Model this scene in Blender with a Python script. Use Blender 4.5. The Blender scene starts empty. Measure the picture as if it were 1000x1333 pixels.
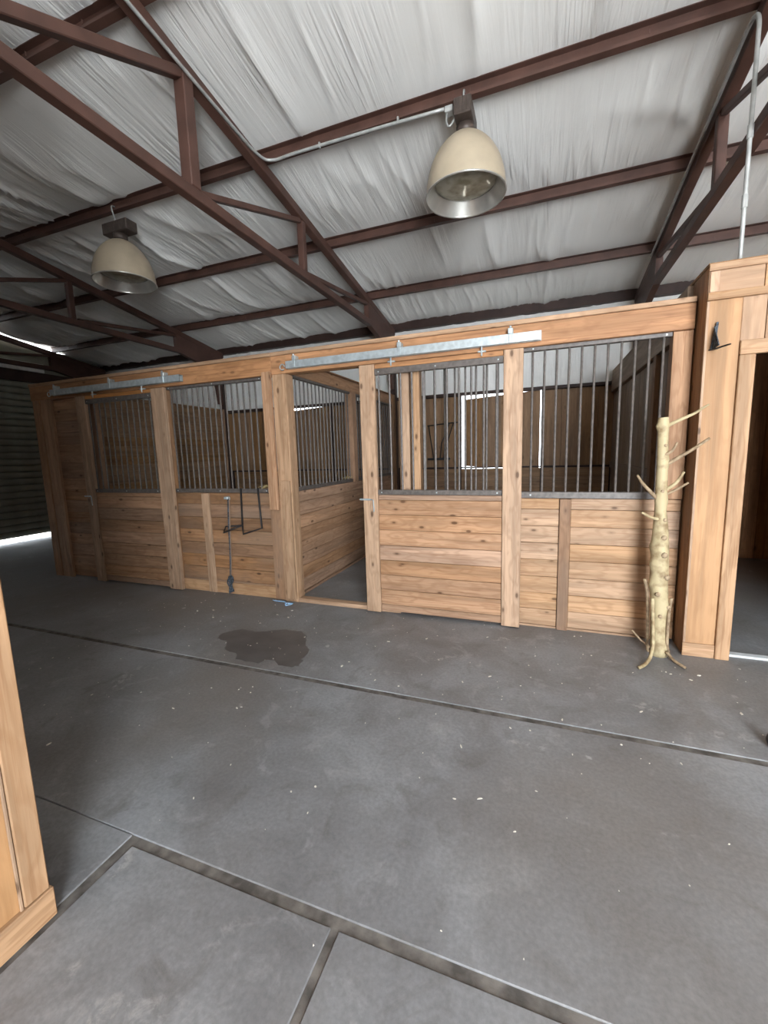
import bpy, bmesh, math, random
import numpy as np
from mathutils import Vector, Matrix

random.seed(7)
SC = bpy.context.scene
COL = SC.collection

# ------------------------------------------------------------------ camera
F_PX, YAW, PITCH, ROLL = 546.44, -0.360758, 0.138075, -0.029057
fw = Vector((math.sin(YAW)*math.cos(PITCH), math.cos(YAW)*math.cos(PITCH), -math.sin(PITCH)))
rt = Vector((math.cos(YAW), -math.sin(YAW), 0))
up = rt.cross(fw)
r2 = rt*math.cos(ROLL) + up*math.sin(ROLL)
u2 = -rt*math.sin(ROLL) + up*math.cos(ROLL)
cd = bpy.data.cameras.new('camera')
cam = bpy.data.objects.new('camera', cd)
COL.objects.link(cam)
m = Matrix((r2, u2, -fw)).transposed().to_4x4()
m.translation = (0, 0, 1.6)
cam.matrix_world = m
cd.sensor_fit = 'HORIZONTAL'
cd.sensor_width = 36.0
cd.lens = F_PX/1000*36.0
cd.clip_start = 0.02
cd.clip_end = 200
SC.camera = cam

# ------------------------------------------------------------------ world, daylight, exposure
W = bpy.data.worlds.new('world')
SC.world = W
W.use_nodes = True
W.node_tree.nodes['Background'].inputs[0].default_value = (0.86, 0.93, 1.0, 1)
W.node_tree.nodes['Background'].inputs[1].default_value = 7.0

def area(name, loc, sx, sz, power, color, rot):
    d = bpy.data.lights.new(name, 'AREA')
    d.shape = 'RECTANGLE'
    d.size, d.size_y = sx, sz
    d.energy = power
    d.color = color
    o = bpy.data.objects.new(name, d)
    COL.objects.link(o)
    o.location = loc
    o.rotation_euler = rot
    return o

# daylight entering by the open bay doorway behind the camera on the right
area('doorway_daylight', (2.25, -3.12, 2.0), 2.1, 3.9, 560, (0.84, 0.92, 1.0), (math.radians(90), 0, 0))
# sun on the ground outside and just inside the bay doorway
sd_ = bpy.data.lights.new('sun', 'SUN')
sd_.energy = 30.0
sd_.angle = 0.01
sd_.color = (1.0, 0.98, 0.95)
sun = bpy.data.objects.new('sun', sd_)
COL.objects.link(sun)
sun.rotation_euler = Vector((-0.05, 0.46, -0.95)).to_track_quat('-Z', 'Y').to_euler()
SC.view_settings.view_transform = 'Standard'
SC.view_settings.look = 'None'
SC.view_settings.gamma = 1.0
SC.view_settings.use_curve_mapping = False
SC.view_settings.exposure = 0.45

# ------------------------------------------------------------------ node materials
def new_mat(name):
    mt = bpy.data.materials.new(name)
    mt.use_nodes = True
    nt = mt.node_tree
    nt.nodes.clear()
    out = nt.nodes.new('ShaderNodeOutputMaterial')
    b = nt.nodes.new('ShaderNodeBsdfPrincipled')
    nt.links.new(b.outputs[0], out.inputs[0])
    return mt, nt, b

def N(nt, kind, **kw):
    n = nt.nodes.new(kind)
    for k, v in kw.items():
        if k.startswith('i_'):
            key = k[2:]
            key = int(key) if key.isdigit() else key
            n.inputs[key].default_value = v
        else:
            setattr(n, k, v)
    return n

def ramp(nt, stops):
    n = nt.nodes.new('ShaderNodeValToRGB')
    e = n.color_ramp.elements
    while len(e) < len(stops):
        e.new(0.5)
    for i, (p, c) in enumerate(stops):
        e[i].position = p
        e[i].color = (c[0], c[1], c[2], 1) if not isinstance(c, (int, float)) else (c, c, c, 1)
    return n

def mixc(nt, fac, a, b, mode='MIX'):
    n = nt.nodes.new('ShaderNodeMix')
    n.data_type = 'RGBA'
    n.blend_type = mode
    for sock, v in ((n.inputs[0], fac), (n.inputs[6], a), (n.inputs[7], b)):
        if hasattr(v, 'links') or hasattr(v, 'is_linked'):
            nt.links.new(v, sock)
        else:
            sock.default_value = v if not isinstance(v, tuple) else (v[0], v[1], v[2], 1)
    return n.outputs[2]

def lin(r, g, b):
    f = lambda c: (c/255/12.92) if c/255 <= 0.04045 else ((c/255+0.055)/1.055)**2.4
    return (f(r), f(g), f(b))

def wood(name, axis, base, dark, vary=0.38, knots=1.0, grain=1.15, rough=0.62, weather=None):
    """planed board with long grain along the local axis, knots, per-board tone"""
    mt, nt, b = new_mat(name)
    L = nt.links.new
    tc = N(nt, 'ShaderNodeTexCoord')
    oi = N(nt, 'ShaderNodeObjectInfo')
    off = N(nt, 'ShaderNodeVectorMath', operation='SCALE')
    off.inputs[0].default_value = (37.0, 61.0, 23.0)
    L(oi.outputs['Random'], off.inputs['Scale'])
    add = N(nt, 'ShaderNodeVectorMath', operation='ADD')
    L(tc.outputs['Object'], add.inputs[0]); L(off.outputs[0], add.inputs[1])
    def mapped(al, ac):
        mp = N(nt, 'ShaderNodeMapping')
        s = [ac, ac, ac]; s[axis] = al
        mp.inputs['Scale'].default_value = s
        L(add.outputs[0], mp.inputs[0])
        return mp.outputs[0]
    n1 = N(nt, 'ShaderNodeTexNoise', i_Scale=1.0, i_Detail=5.0, i_Distortion=0.5)
    L(mapped(1.1, 14.0), n1.inputs['Vector'])
    n2 = N(nt, 'ShaderNodeTexNoise', i_Scale=1.0, i_Detail=4.0, i_Distortion=0.3)
    L(mapped(2.2, 60.0), n2.inputs['Vector'])
    vo = N(nt, 'ShaderNodeTexVoronoi', i_Scale=1.0)
    L(mapped(4.6, 10.0), vo.inputs['Vector'])
    # cathedral rings bending around the knots
    rg = N(nt, 'ShaderNodeMath', operation='MULTIPLY_ADD')
    L(n1.outputs[0], rg.inputs[0]); rg.inputs[1].default_value = 18.0
    ad = N(nt, 'ShaderNodeMath', operation='MULTIPLY'); L(vo.outputs['Distance'], ad.inputs[0]); ad.inputs[1].default_value = 10.0
    L(ad.outputs[0], rg.inputs[2])
    sn = N(nt, 'ShaderNodeMath', operation='SINE'); L(rg.outputs[0], sn.inputs[0])
    r1 = ramp(nt, [(0.33, 0.0), (0.62, 1.0)]); L(n1.outputs[0], r1.inputs[0])
    c0 = mixc(nt, r1.outputs[0], tuple(x*0.74 for x in base), tuple(min(1, x*1.16) for x in base))
    f1 = N(nt, 'ShaderNodeMapRange', i_1=0.2, i_2=1.0, i_3=0.0, i_4=0.26*grain); L(sn.outputs[0], f1.inputs[0])
    c1 = mixc(nt, f1.outputs[0], c0, dark)
    f2 = N(nt, 'ShaderNodeMapRange', i_1=0.5, i_2=0.75, i_3=0.0, i_4=0.7*grain); L(n2.outputs[0], f2.inputs[0])
    c2 = mixc(nt, f2.outputs[0], c1, dark)
    k = ramp(nt, [(0.0, 1.0), (0.10, 0.95), (0.15, 0.3), (0.24, 0.0)]); L(vo.outputs['Distance'], k.inputs[0])
    wn = N(nt, 'ShaderNodeMath', operation='GREATER_THAN'); L(vo.outputs['Color'], wn.inputs[0]); wn.inputs[1].default_value = 0.45
    kf = N(nt, 'ShaderNodeMath', operation='MULTIPLY'); L(k.outputs[0], kf.inputs[0]); L(wn.outputs[0], kf.inputs[1])
    kf2 = N(nt, 'ShaderNodeMath', operation='MULTIPLY'); L(kf.outputs[0], kf2.inputs[0]); kf2.inputs[1].default_value = 0.95*knots
    c3 = mixc(nt, kf2.outputs[0], c2, tuple(x*0.45 for x in dark))
    if weather:
        n3 = N(nt, 'ShaderNodeTexNoise', i_Scale=1.0, i_Detail=5.0); L(mapped(1.6, 4.0), n3.inputs['Vector'])
        r3 = ramp(nt, [(0.45, 0.0), (0.7, 0.7)]); L(n3.outputs[0], r3.inputs[0])
        c3 = mixc(nt, r3.outputs[0], c3, weather)
    hs = N(nt, 'ShaderNodeHueSaturation')
    vr = N(nt, 'ShaderNodeMapRange', i_1=0.0, i_2=1.0, i_3=1-vary*0.6, i_4=1+vary*0.4); L(oi.outputs['Random'], vr.inputs[0])
    wr = N(nt, 'ShaderNodeMath', operation='FRACT')
    wm = N(nt, 'ShaderNodeMath', operation='MULTIPLY'); L(oi.outputs['Random'], wm.inputs[0]); wm.inputs[1].default_value = 17.3
    L(wm.outputs[0], wr.inputs[0])
    sr = N(nt, 'ShaderNodeMapRange', i_1=0.0, i_2=1.0, i_3=0.88, i_4=1.1); L(wr.outputs[0], sr.inputs[0])
    L(vr.outputs[0], hs.inputs['Value']); L(sr.outputs[0], hs.inputs['Saturation']); L(c3, hs.inputs['Color'])
    L(hs.outputs[0], b.inputs['Base Color'])
    b.inputs['Roughness'].default_value = rough
    b.inputs['Specular IOR Level'].default_value = 0.3
    bp = N(nt, 'ShaderNodeBump', i_Strength=0.35, i_Distance=0.004)
    L(n2.outputs[0], bp.inputs['Height']); L(bp.outputs[0], b.inputs['Normal'])
    return mt

def plain(name, col, rough=0.5, metal=0.0, noise=0.12, nscale=8.0, spec=0.5, bump=0.0, col2=None, lo=0.35, hi=0.65):
    mt, nt, b = new_mat(name)
    L = nt.links.new
    tc = N(nt, 'ShaderNodeTexCoord')
    n1 = N(nt, 'ShaderNodeTexNoise', i_Scale=nscale, i_Detail=6.0)
    L(tc.outputs['Object'], n1.inputs['Vector'])
    a = tuple(x*(1-noise) for x in col)
    c = col2 if col2 else tuple(min(1, x*(1+noise)) for x in col)
    r = ramp(nt, [(lo, a), (hi, c)])
    L(n1.outputs[0], r.inputs[0]); L(r.outputs[0], b.inputs['Base Color'])
    b.inputs['Roughness'].default_value = rough
    b.inputs['Metallic'].default_value = metal
    b.inputs['Specular IOR Level'].default_value = spec
    if bump:
        bp = N(nt, 'ShaderNodeBump', i_Strength=bump, i_Distance=0.01)
        L(n1.outputs[0], bp.inputs['Height']); L(bp.outputs[0], b.inputs['Normal'])
    return mt

PINE = (0.40, 0.236, 0.14); PINE_D = (0.22, 0.105, 0.05)
M = {}
for i, ax in enumerate('xyz'):
    M['pine_'+ax] = wood('pine_'+ax, i, PINE, PINE_D)
    M['orange_'+ax] = wood('orange_pine_'+ax, i, (0.44, 0.20, 0.072), (0.23, 0.09, 0.028), knots=0.7)
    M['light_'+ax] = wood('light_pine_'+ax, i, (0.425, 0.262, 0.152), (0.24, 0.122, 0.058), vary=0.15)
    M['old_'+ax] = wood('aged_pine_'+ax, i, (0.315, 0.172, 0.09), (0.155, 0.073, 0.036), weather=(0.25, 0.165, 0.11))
    M['ply_'+ax] = wood('plywood_'+ax, i, (0.41, 0.238, 0.126), (0.29, 0.143, 0.065), vary=0.1, knots=0.35, grain=0.55)
    M['siding_'+ax] = wood('siding_'+ax, i, (0.30, 0.172, 0.085), (0.16, 0.08, 0.036), vary=0.2, knots=0.4, grain=0.7)
    M['greywood_'+ax] = wood('grey_boards_'+ax, i, (0.27, 0.20, 0.145), (0.15, 0.10, 0.065), vary=0.2, knots=0.3, grain=0.6)
M['steel'] = plain('painted_truss_steel', (0.085, 0.041, 0.03), 0.5, 0.0, 0.2, 5.0, 0.4)
M['darksteel'] = plain('dark_girt_steel', (0.045, 0.025, 0.02), 0.55, 0.0, 0.2, 5.0, 0.3)
M['grille'] = plain('grey_grille_steel', (0.11, 0.092, 0.08), 0.5, 0.1, 0.25, 30.0)
M['galv'] = plain('galvanised_steel', (0.50, 0.55, 0.56), 0.42, 0.55, 0.14, 25.0)
M['conduit'] = plain('galvanised_conduit', (0.44, 0.44, 0.42), 0.45, 0.4, 0.15, 12.0)
M['wire'] = plain('black_wire', (0.025, 0.022, 0.022), 0.5, 0.3, 0.2, 30.0)
M['shade'] = plain('beige_lamp_enamel', (0.44, 0.36, 0.255), 0.4, 0.0, 0.07, 6.0)
M['shade_in'] = plain('lamp_reflector', (0.62, 0.60, 0.55), 0.28, 0.75, 0.08, 10.0)
M['ballast'] = plain('brown_ballast_housing', (0.075, 0.055, 0.045), 0.5, 0.2, 0.2, 20.0)
M['peeled'] = plain('peeled_log', (0.30, 0.205, 0.105), 0.6, 0.0, 0.2, 13.0, 0.3, 0.6, col2=(0.46, 0.37, 0.215), lo=0.32, hi=0.52)
M['twig'] = plain('grey_twig', (0.24, 0.16, 0.095), 0.7, 0.0, 0.25, 25.0, 0.2, 0.3, col2=(0.38, 0.28, 0.175))
M['slat'] = plain('shutter_slat', (0.27, 0.27, 0.22), 0.5, 0.1, 0.12, 4.0)
M['rope'] = plain('dark_lead_rope', (0.035, 0.035, 0.038), 0.8, 0.0, 0.4, 60.0, 0.2, 0.3, col2=(0.10, 0.12, 0.14))
M['twine'] = plain('blue_twine', (0.26, 0.42, 0.60), 0.8, 0.0, 0.2, 40.0)
M['hay'] = plain('hay', (0.42, 0.32, 0.14), 0.8, 0.0, 0.25, 30.0)
M['chip'] = plain('pale_chips', (0.60, 0.56, 0.48), 0.8, 0.0, 0.15, 30.0)
M['dropping'] = plain('chalky_splash', (0.36, 0.36, 0.36), 0.9, 0.0, 0.2, 60.0)
M['black'] = plain('black_rubber', (0.012, 0.012, 0.012), 0.5, 0.0, 0.2, 10.0)
M['white_strip'] = plain('white_strip', (0.6, 0.62, 0.62), 0.6, 0.0, 0.1, 14.0)
M['groove'] = plain('joint_filler', (0.125, 0.112, 0.10), 0.9, 0.0, 0.4, 14.0, 0.2, 0.8)
M['ground'] = plain('outside_gravel', (0.52, 0.51, 0.49), 0.9, 0.0, 0.2, 3.0)

def concrete():
    mt, nt, b = new_mat('concrete')
    L = nt.links.new
    g = N(nt, 'ShaderNodeNewGeometry')
    P = g.outputs['Position']
    def noise(sc, det=6.0, ro=0.6, dist=0.0, loc=None):
        n = N(nt, 'ShaderNodeTexNoise', i_Scale=sc, i_Detail=det, i_Roughness=ro, i_Distortion=dist)
        mp = N(nt, 'ShaderNodeMapping'); mp.inputs['Location'].default_value = loc or (0, 0, 0)
        L(P, mp.inputs[0]); L(mp.outputs[0], n.inputs['Vector'])
        return n.outputs[0]
    n1 = noise(1.4, 8.0, 0.62, 0.4); n2 = noise(4.2, 8.0, 0.66, 0.8, (5, 2, 0)); n3 = noise(55.0, 4.0); n4 = noise(0.55, 4.0, 0.5, 0.3, (3.3, 8.1, 0.4))
    r1 = ramp(nt, [(0.34, (0.144, 0.141, 0.141)), (0.5, (0.193, 0.192, 0.195)), (0.66, (0.254, 0.257, 0.266))]); L(n1, r1.inputs[0])
    r2 = ramp(nt, [(0.56, 0.0), (0.72, 0.75)]); L(n2, r2.inputs[0])
    c = mixc(nt, r2.outputs[0], r1.outputs[0], (0.295, 0.293, 0.296))
    r2b = ramp(nt, [(0.28, 0.7), (0.44, 0.0)]); L(n2, r2b.inputs[0])
    c = mixc(nt, r2b.outputs[0], c, (0.119, 0.111, 0.103))
    r4 = ramp(nt, [(0.48, 0.0), (0.66, 0.7)]); L(n4, r4.inputs[0])
    c = mixc(nt, r4.outputs[0], c, (0.164, 0.145, 0.127))
    # chalky smears
    n5 = noise(2.3, 3.0, 0.5, 1.2, (9, 4, 1)); n6 = noise(16.0, 5.0, 0.7, 0.5, (2, 7, 1))
    r5 = ramp(nt, [(0.62, 0.0), (0.70, 1.0)]); L(n5, r5.inputs[0]); r6 = ramp(nt, [(0.5, 0.0), (0.62, 0.6)]); L(n6, r6.inputs[0])
    mm = N(nt, 'ShaderNodeMath', operation='MULTIPLY'); L(r5.outputs[0], mm.inputs[0]); L(r6.outputs[0], mm.inputs[1])
    c = mixc(nt, mm.outputs[0], c, (0.377, 0.364, 0.351))
    # dried white spots
    vo = N(nt, 'ShaderNodeTexVoronoi', i_Scale=2.6); 
    mp = N(nt, 'ShaderNodeMapping'); mp.inputs['Scale'].default_value = (1, 1, 0); L(P, mp.inputs[0])
    dn = N(nt, 'ShaderNodeTexNoise', i_Scale=22.0, i_Detail=3.0); L(P, dn.inputs['Vector'])
    ad = N(nt, 'ShaderNodeVectorMath', operation='MULTIPLY_ADD'); L(dn.outputs['Color'], ad.inputs[0]); ad.inputs[1].default_value = (0.05, 0.05, 0); L(mp.outputs[0], ad.inputs[2])
    L(ad.outputs[0], vo.inputs['Vector'])
    r7 = ramp(nt, [(0.035, 0.75), (0.055, 0.0)]); L(vo.outputs['Distance'], r7.inputs[0])
    gt = N(nt, 'ShaderNodeMath', operation='GREATER_THAN'); L(vo.outputs['Color'], gt.inputs[0]); gt.inputs[1].default_value = 0.62
    m2 = N(nt, 'ShaderNodeMath', operation='MULTIPLY'); L(r7.outputs[0], m2.inputs[0]); L(gt.outputs[0], m2.inputs[1])
    c = mixc(nt, m2.outputs[0], c, (0.410, 0.396, 0.378))
    r3 = ramp(nt, [(0.35, 0.88), (0.65, 1.08)]); L(n3, r3.inputs[0])
    c = mixc(nt, 1.0, c, r3.outputs[0], 'MULTIPLY')
    L(c, b.inputs['Base Color'])
    rr = N(nt, 'ShaderNodeMapRange', i_1=0.3, i_2=0.7, i_3=0.40, i_4=0.62); L(n1, rr.inputs[0]); L(rr.outputs[0], b.inputs['Roughness'])
    b.inputs['Specular IOR Level'].default_value = 0.4
    bp = N(nt, 'ShaderNodeBump', i_Strength=0.2, i_Distance=0.006); L(n2, bp.inputs['Height']); L(bp.outputs[0], b.inputs['Normal'])
    return mt
M['concrete'] = concrete()

def wet():
    mt, nt, b = new_mat('wet_concrete')
    L = nt.links.new
    g = N(nt, 'ShaderNodeNewGeometry')
    n2 = N(nt, 'ShaderNodeTexNoise', i_Scale=5.0, i_Detail=8.0); L(g.outputs['Position'], n2.inputs['Vector'])
    r = ramp(nt, [(0.3, (0.062, 0.06, 0.058)), (0.7, (0.105, 0.10, 0.097))]); L(n2.outputs[0], r.inputs[0])
    L(r.outputs[0], b.inputs['Base Color'])
    b.inputs['Roughness'].default_value = 0.4
    return mt
M['wet'] = wet()

def insulation(name, stretch):
    mt, nt, b = new_mat(name)
    L = nt.links.new
    g = N(nt, 'ShaderNodeNewGeometry')
    mp = N(nt, 'ShaderNodeMapping'); mp.inputs['Scale'].default_value = stretch
    mp.inputs['Rotation'].default_value = (0, 0, 0.16)
    L(g.outputs['Position'], mp.inputs[0])
    n1 = N(nt, 'ShaderNodeTexNoise', i_Scale=1.0, i_Detail=5.0, i_Roughness=0.55, i_Distortion=0.8); L(mp.outputs[0], n1.inputs['Vector'])
    n2 = N(nt, 'ShaderNodeTexNoise', i_Scale=0.7, i_Detail=5.0); L(g.outputs['Position'], n2.inputs['Vector'])
    r = ramp(nt, [(0.3, (0.78, 0.765, 0.725)), (0.65, (0.88, 0.87, 0.835))]); L(n2.outputs[0], r.inputs[0])
    L(r.outputs[0], b.inputs['Base Color'])
    b.inputs['Roughness'].default_value = 0.42
    b.inputs['Specular IOR Level'].default_value = 0.35
    bp = N(nt, 'ShaderNodeBump', i_Strength=0.7, i_Distance=0.035); L(n1.outputs[0], bp.inputs['Height']); L(bp.outputs[0], b.inputs['Normal'])
    n3 = N(nt, 'ShaderNodeTexNoise', i_Scale=0.9, i_Detail=3.0); L(g.outputs['Position'], n3.inputs['Vector'])
    r3 = ramp(nt, [(0.38, 0.12), (0.62, 0.95)]); L(n3.outputs[0], r3.inputs[0]); L(r3.outputs[0], bp.inputs['Strength'])
    return mt
M['insul'] = insulation('vinyl_roof_insulation', (16.0, 0.9, 1.0))
M['insul_wall'] = insulation('vinyl_wall_insulation', (9.0, 9.0, 0.8))

# ------------------------------------------------------------------ object helpers
def tag(o, label=None, cat=None, group=None, kind=None):
    if label: o['label'] = label
    if cat: o['category'] = cat
    if group: o['group'] = group
    if kind: o['kind'] = kind
    return o

def empty(name, loc, label=None, cat=None, group=None, kind=None):
    o = bpy.data.objects.new(name, None)
    o.empty_display_size = 0.1
    o.location = loc
    COL.objects.link(o)
    return tag(o, label, cat, group, kind)

def wloc(o):
    v = Vector(o.location)
    while o.parent:
        o = o.parent
        v += Vector(o.location)
    return v

def link(name, me, parent=None, loc=(0, 0, 0), rot=None):
    o = bpy.data.objects.new(name, me)
    COL.objects.link(o)
    v = Vector(loc)
    if parent:
        v = v - wloc(parent)
        o.parent = parent
    o.location = v
    if rot: o.rotation_euler = rot
    return o

_box = {}
def box_mesh(dx, dy, dz, mat, bev=0.003):
    key = (round(dx, 4), round(dy, 4), round(dz, 4), mat, bev)
    if key in _box: return _box[key]
    bm = bmesh.new()
    bmesh.ops.create_cube(bm, size=1.0)
    bmesh.ops.scale(bm, vec=(dx, dy, dz), verts=bm.verts)
    bv = min(bev, 0.3*min(dx, dy, dz))
    if bv > 0.0005:
        bmesh.ops.bevel(bm, geom=list(bm.edges), offset=bv, segments=1, affect='EDGES')
    me = bpy.data.meshes.new('board')
    bm.to_mesh(me); bm.free()
    me.materials.append(M[mat])
    _box[key] = me
    return me

def box(name, x0, x1, y0, y1, z0, z1, mat, parent=None, bev=0.003):
    if parent is None or True:
        return link(name, box_mesh(x1-x0, y1-y0, z1-z0, mat, bev), parent, ((x0+x1)/2, (y0+y1)/2, (z0+z1)/2))

def mesh_from(name, verts, faces, mat, smooth=False):
    me = bpy.data.meshes.new(name)
    me.from_pydata([tuple(v) for v in verts], [], faces)
    me.update()
    me.materials.append(M[mat])
    if smooth:
        for p in me.polygons: p.use_smooth = True
    return me

def tube_geo(path, radii, seg=8):
    pts = [Vector(p) for p in path]
    n = len(pts)
    if isinstance(radii, (int, float)): radii = [radii]*n
    verts, faces = [], []
    t0 = (pts[1]-pts[0]).normalized()
    ref = Vector((0, 0, 1)) if abs(t0.z) < 0.9 else Vector((1, 0, 0))
    nrm = (ref - t0*ref.dot(t0)).normalized()
    for i in range(n):
        a = pts[max(0, i-1)]; c = pts[min(n-1, i+1)]
        t = (c-a).normalized()
        nrm = (nrm - t*nrm.dot(t))
        nrm = nrm.normalized() if nrm.length > 1e-6 else t.orthogonal().normalized()
        bn = t.cross(nrm)
        for k in range(seg):
            an = 2*math.pi*k/seg
            verts.append(pts[i] + (nrm*math.cos(an)+bn*math.sin(an))*radii[i])
    for i in range(n-1):
        for k in range(seg):
            k2 = (k+1) % seg
            faces.append((i*seg+k, i*seg+k2, (i+1)*seg+k2, (i+1)*seg+k))
    faces.append(tuple(range(seg-1, -1, -1)))
    faces.append(tuple((n-1)*seg+k for k in range(seg)))
    return verts, faces

def tube(name, path, radii, mat, parent=None, seg=8, smooth=True):
    base = Vector(path[0])
    v, f = tube_geo([Vector(p)-base for p in path], radii, seg)
    return link(name, mesh_from(name, v, f, mat, smooth), parent, base)

def smooth_path(pts, n=8):
    """Catmull-Rom through the points"""
    P = [Vector(p) for p in pts]
    P = [P[0]*2-P[1]] + P + [P[-1]*2-P[-2]]
    out = []
    for i in range(1, len(P)-2):
        for k in range(n):
            t = k/n
            a, b_, c, d = P[i-1], P[i], P[i+1], P[i+2]
            out.append(0.5*((2*b_)+(c-a)*t+(2*a-5*b_+4*c-d)*t*t+(3*b_-3*c+d-a)*t**3))
    out.append(P[-2])
    return out

_cyl = {}
def bar(name, x, y, z0, z1, r, mat, parent, seg=8):
    h = round(z1-z0, 4)
    key = (h, r, mat, seg)
    if key not in _cyl:
        v, f = tube_geo([(0, 0, -h/2), (0, 0, h/2)], r, seg)
        _cyl[key] = mesh_from('bar', v, f, mat, False)
    return link(name, _cyl[key], parent, (x, y, (z0+z1)/2))

def prism(name, poly, axis, a0, a1, mat, parent=None, origin=None):
    """extrude a 2-D polygon: axis 'x' poly=(y,z), 'y' poly=(x,z), 'z' poly=(x,y)"""
    cx = sum(p[0] for p in poly)/len(poly); cy = sum(p[1] for p in poly)/len(poly)
    ca = (a0+a1)/2
    def mk(p, a):
        if axis == 'x': return (a-ca, p[0]-cx, p[1]-cy)
        if axis == 'y': return (p[0]-cx, a-ca, p[1]-cy)
        return (p[0]-cx, p[1]-cy, a-ca)
    n = len(poly)
    v = [mk(p, a0) for p in poly] + [mk(p, a1) for p in poly]
    f = [tuple(range(n-1, -1, -1)), tuple(range(n, 2*n))] + [(i, (i+1) % n, n+(i+1) % n, n+i) for i in range(n)]
    me = mesh_from(name, v, f, mat)
    bm = bmesh.new(); bm.from_mesh(me); bmesh.ops.recalc_face_normals(bm, faces=bm.faces); bm.to_mesh(me); bm.free()
    loc = {'x': (ca, cx, cy), 'y': (cx, ca, cy), 'z': (cx, cy, ca)}[axis]
    return link(name, me, parent, loc)

def lathe(name, prof, mat, parent, loc, seg=40):
    v, f = [], []
    for r, z in prof:
        for k in range(seg):
            a = 2*math.pi*k/seg
            v.append((r*math.cos(a), r*math.sin(a), z))
    for i in range(len(prof)-1):
        for k in range(seg):
            k2 = (k+1) % seg
            f.append((i*seg+k, i*seg+k2, (i+1)*seg+k2, (i+1)*seg+k))
    return link(name, mesh_from(name, v, f, mat, True), parent, loc)

# ------------------------------------------------------------------ building constants
XL, XR = -10.2, 9.1          # gable walls
YB, YF = 7.75, -3.2          # long walls
RIDGE = 1.2
SL = 0.153
def rz(y, a=5.0):            # underside of the purlins
    return a - SL*y if y >= RIDGE else a - SL*(2*RIDGE-y)
TRUSS_X = [-10.1, -6.5, -2.6, 1.3, 5.2]

# ------------------------------------------------------------------ floor
floor = box('floor', XL, XR, YF, YB, -0.30, -0.006, 'groove', None, 0)
tag(floor, 'dark recessed joints under the grey concrete barn floor', 'floor', kind='structure')
def slab(x0, x1, y0, y1, z=0.0):
    return box('concrete_slab', x0, x1, y0, y1, -0.09, z, 'concrete', floor, 0.003)
slab(XL, XR, 2.478, 7.72)
slab(XL, XR, 1.112, 2.432)
slab(XL, -1.625, YF, 1.109)
slab(-1.577, -0.642, YF, 1.07)
slab(-0.612, XR, YF, 1.07)
gr = link('ground', mesh_from('ground', [(-40, -40, -0.32), (40, -40, -0.32), (40, 40, -0.32), (-40, 40, -0.32)], [(0, 1, 2, 3)], 'ground'))
tag(gr, 'pale gravel ground outside the barn', 'ground', kind='structure')

# ------------------------------------------------------------------ ceiling insulation (wrinkled vinyl, one panel per bay)
ceiling = empty('ceiling', (0, 0, 4.0), 'white wrinkled vinyl insulation under the sloping metal roof', 'ceiling', kind='structure')
rng = np.random.default_rng(5)
def noise1(x, seed, freq):
    r = np.random.default_rng(seed)
    tab = r.random(4096)
    u = x*freq + 1000.0
    i = np.floor(u).astype(int); t = u-i; t = t*t*(3-2*t)
    return tab[i % 4096]*(1-t) + tab[(i+1) % 4096]*t
def noise2(x, y, seed, fx, fy):
    r = np.random.default_rng(seed)
    tab = r.random((512, 64))
    u = x*fx+500.0; v = y*fy+500.0
    i = np.floor(u).astype(int); j = np.floor(v).astype(int)
    s = u-i; t = v-j; s = s*s*(3-2*s); t = t*t*(3-2*t)
    g = lambda a, b_: tab[a % 512, b_ % 64]
    return (g(i, j)*(1-s)+g(i+1, j)*s)*(1-t)+(g(i, j+1)*(1-s)+g(i+1, j+1)*s)*t
def folds(X, Y, seed, shear):
    """ridged folds running with the roof slope"""
    out = np.zeros_like(X)
    for k, (f, a) in enumerate(((0.7, 0.045), (1.6, 0.032), (3.4, 0.022), (6.5, 0.012))):
        sx = X + shear*Y + 0.10*(noise2(X, Y, seed+10+k, 0.8, 1.5)-0.5)*2
        nn = noise2(sx, Y, seed+k, f*2, 0.55)
        rid = 1-np.abs(2*nn-1)
        out += a*rid**7*np.clip(2.2*noise2(X, Y, seed+30+k, 0.8, 0.9)-0.55, 0, 2)
    return out
PUR = [7.80, 6.53, 5.20, 3.86, 2.52, 1.20]
def roof_panel(x0, x1, y0, y1, a, parent, step=0.03, ny=16):
    nx = max(4, int((x1-x0)/step))
    xs = np.linspace(x0, x1, nx+1); ys = np.linspace(y0, y1, ny+1)
    X, Y = np.meshgrid(xs, ys)
    t = (Y-y0)/(y1-y0)
    belly = np.clip(np.sin(np.pi*t), 0, 1)**0.5
    Z = a - SL*np.where(Y >= RIDGE, Y, 2*RIDGE-Y)
    left = np.clip((-2.4-X)/4.0, 0, 1)          # the sheet hangs slacker and more askew towards the left
    sway = 0.30*left*(X+2.4)*0 - 0.42*left
    fo = folds(X + sway*(Y-4.5), Y, 77, 0.05)
    Z = Z - (0.02+0.03*left)*belly - fo*belly*(1.0+0.7*left)
    cx, cy, cz = (x0+x1)/2, (y0+y1)/2, float(Z.mean())
    V = np.stack([X-cx, Y-cy, Z-cz], -1).reshape(-1, 3)
    idx = np.arange((nx+1)*(ny+1)).reshape(ny+1, nx+1)
    Fq = np.stack([idx[:-1, :-1], idx[1:, :-1], idx[1:, 1:], idx[:-1, 1:]], -1).reshape(-1, 4)
    me = mesh_from('insulation_panel', V.tolist(), [tuple(q) for q in Fq.tolist()], 'insul', True)
    return link('insulation_panel', me, parent, (cx, cy, cz))
TX = [XL-0.05] + TRUSS_X[1:] + [XR]
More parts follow.
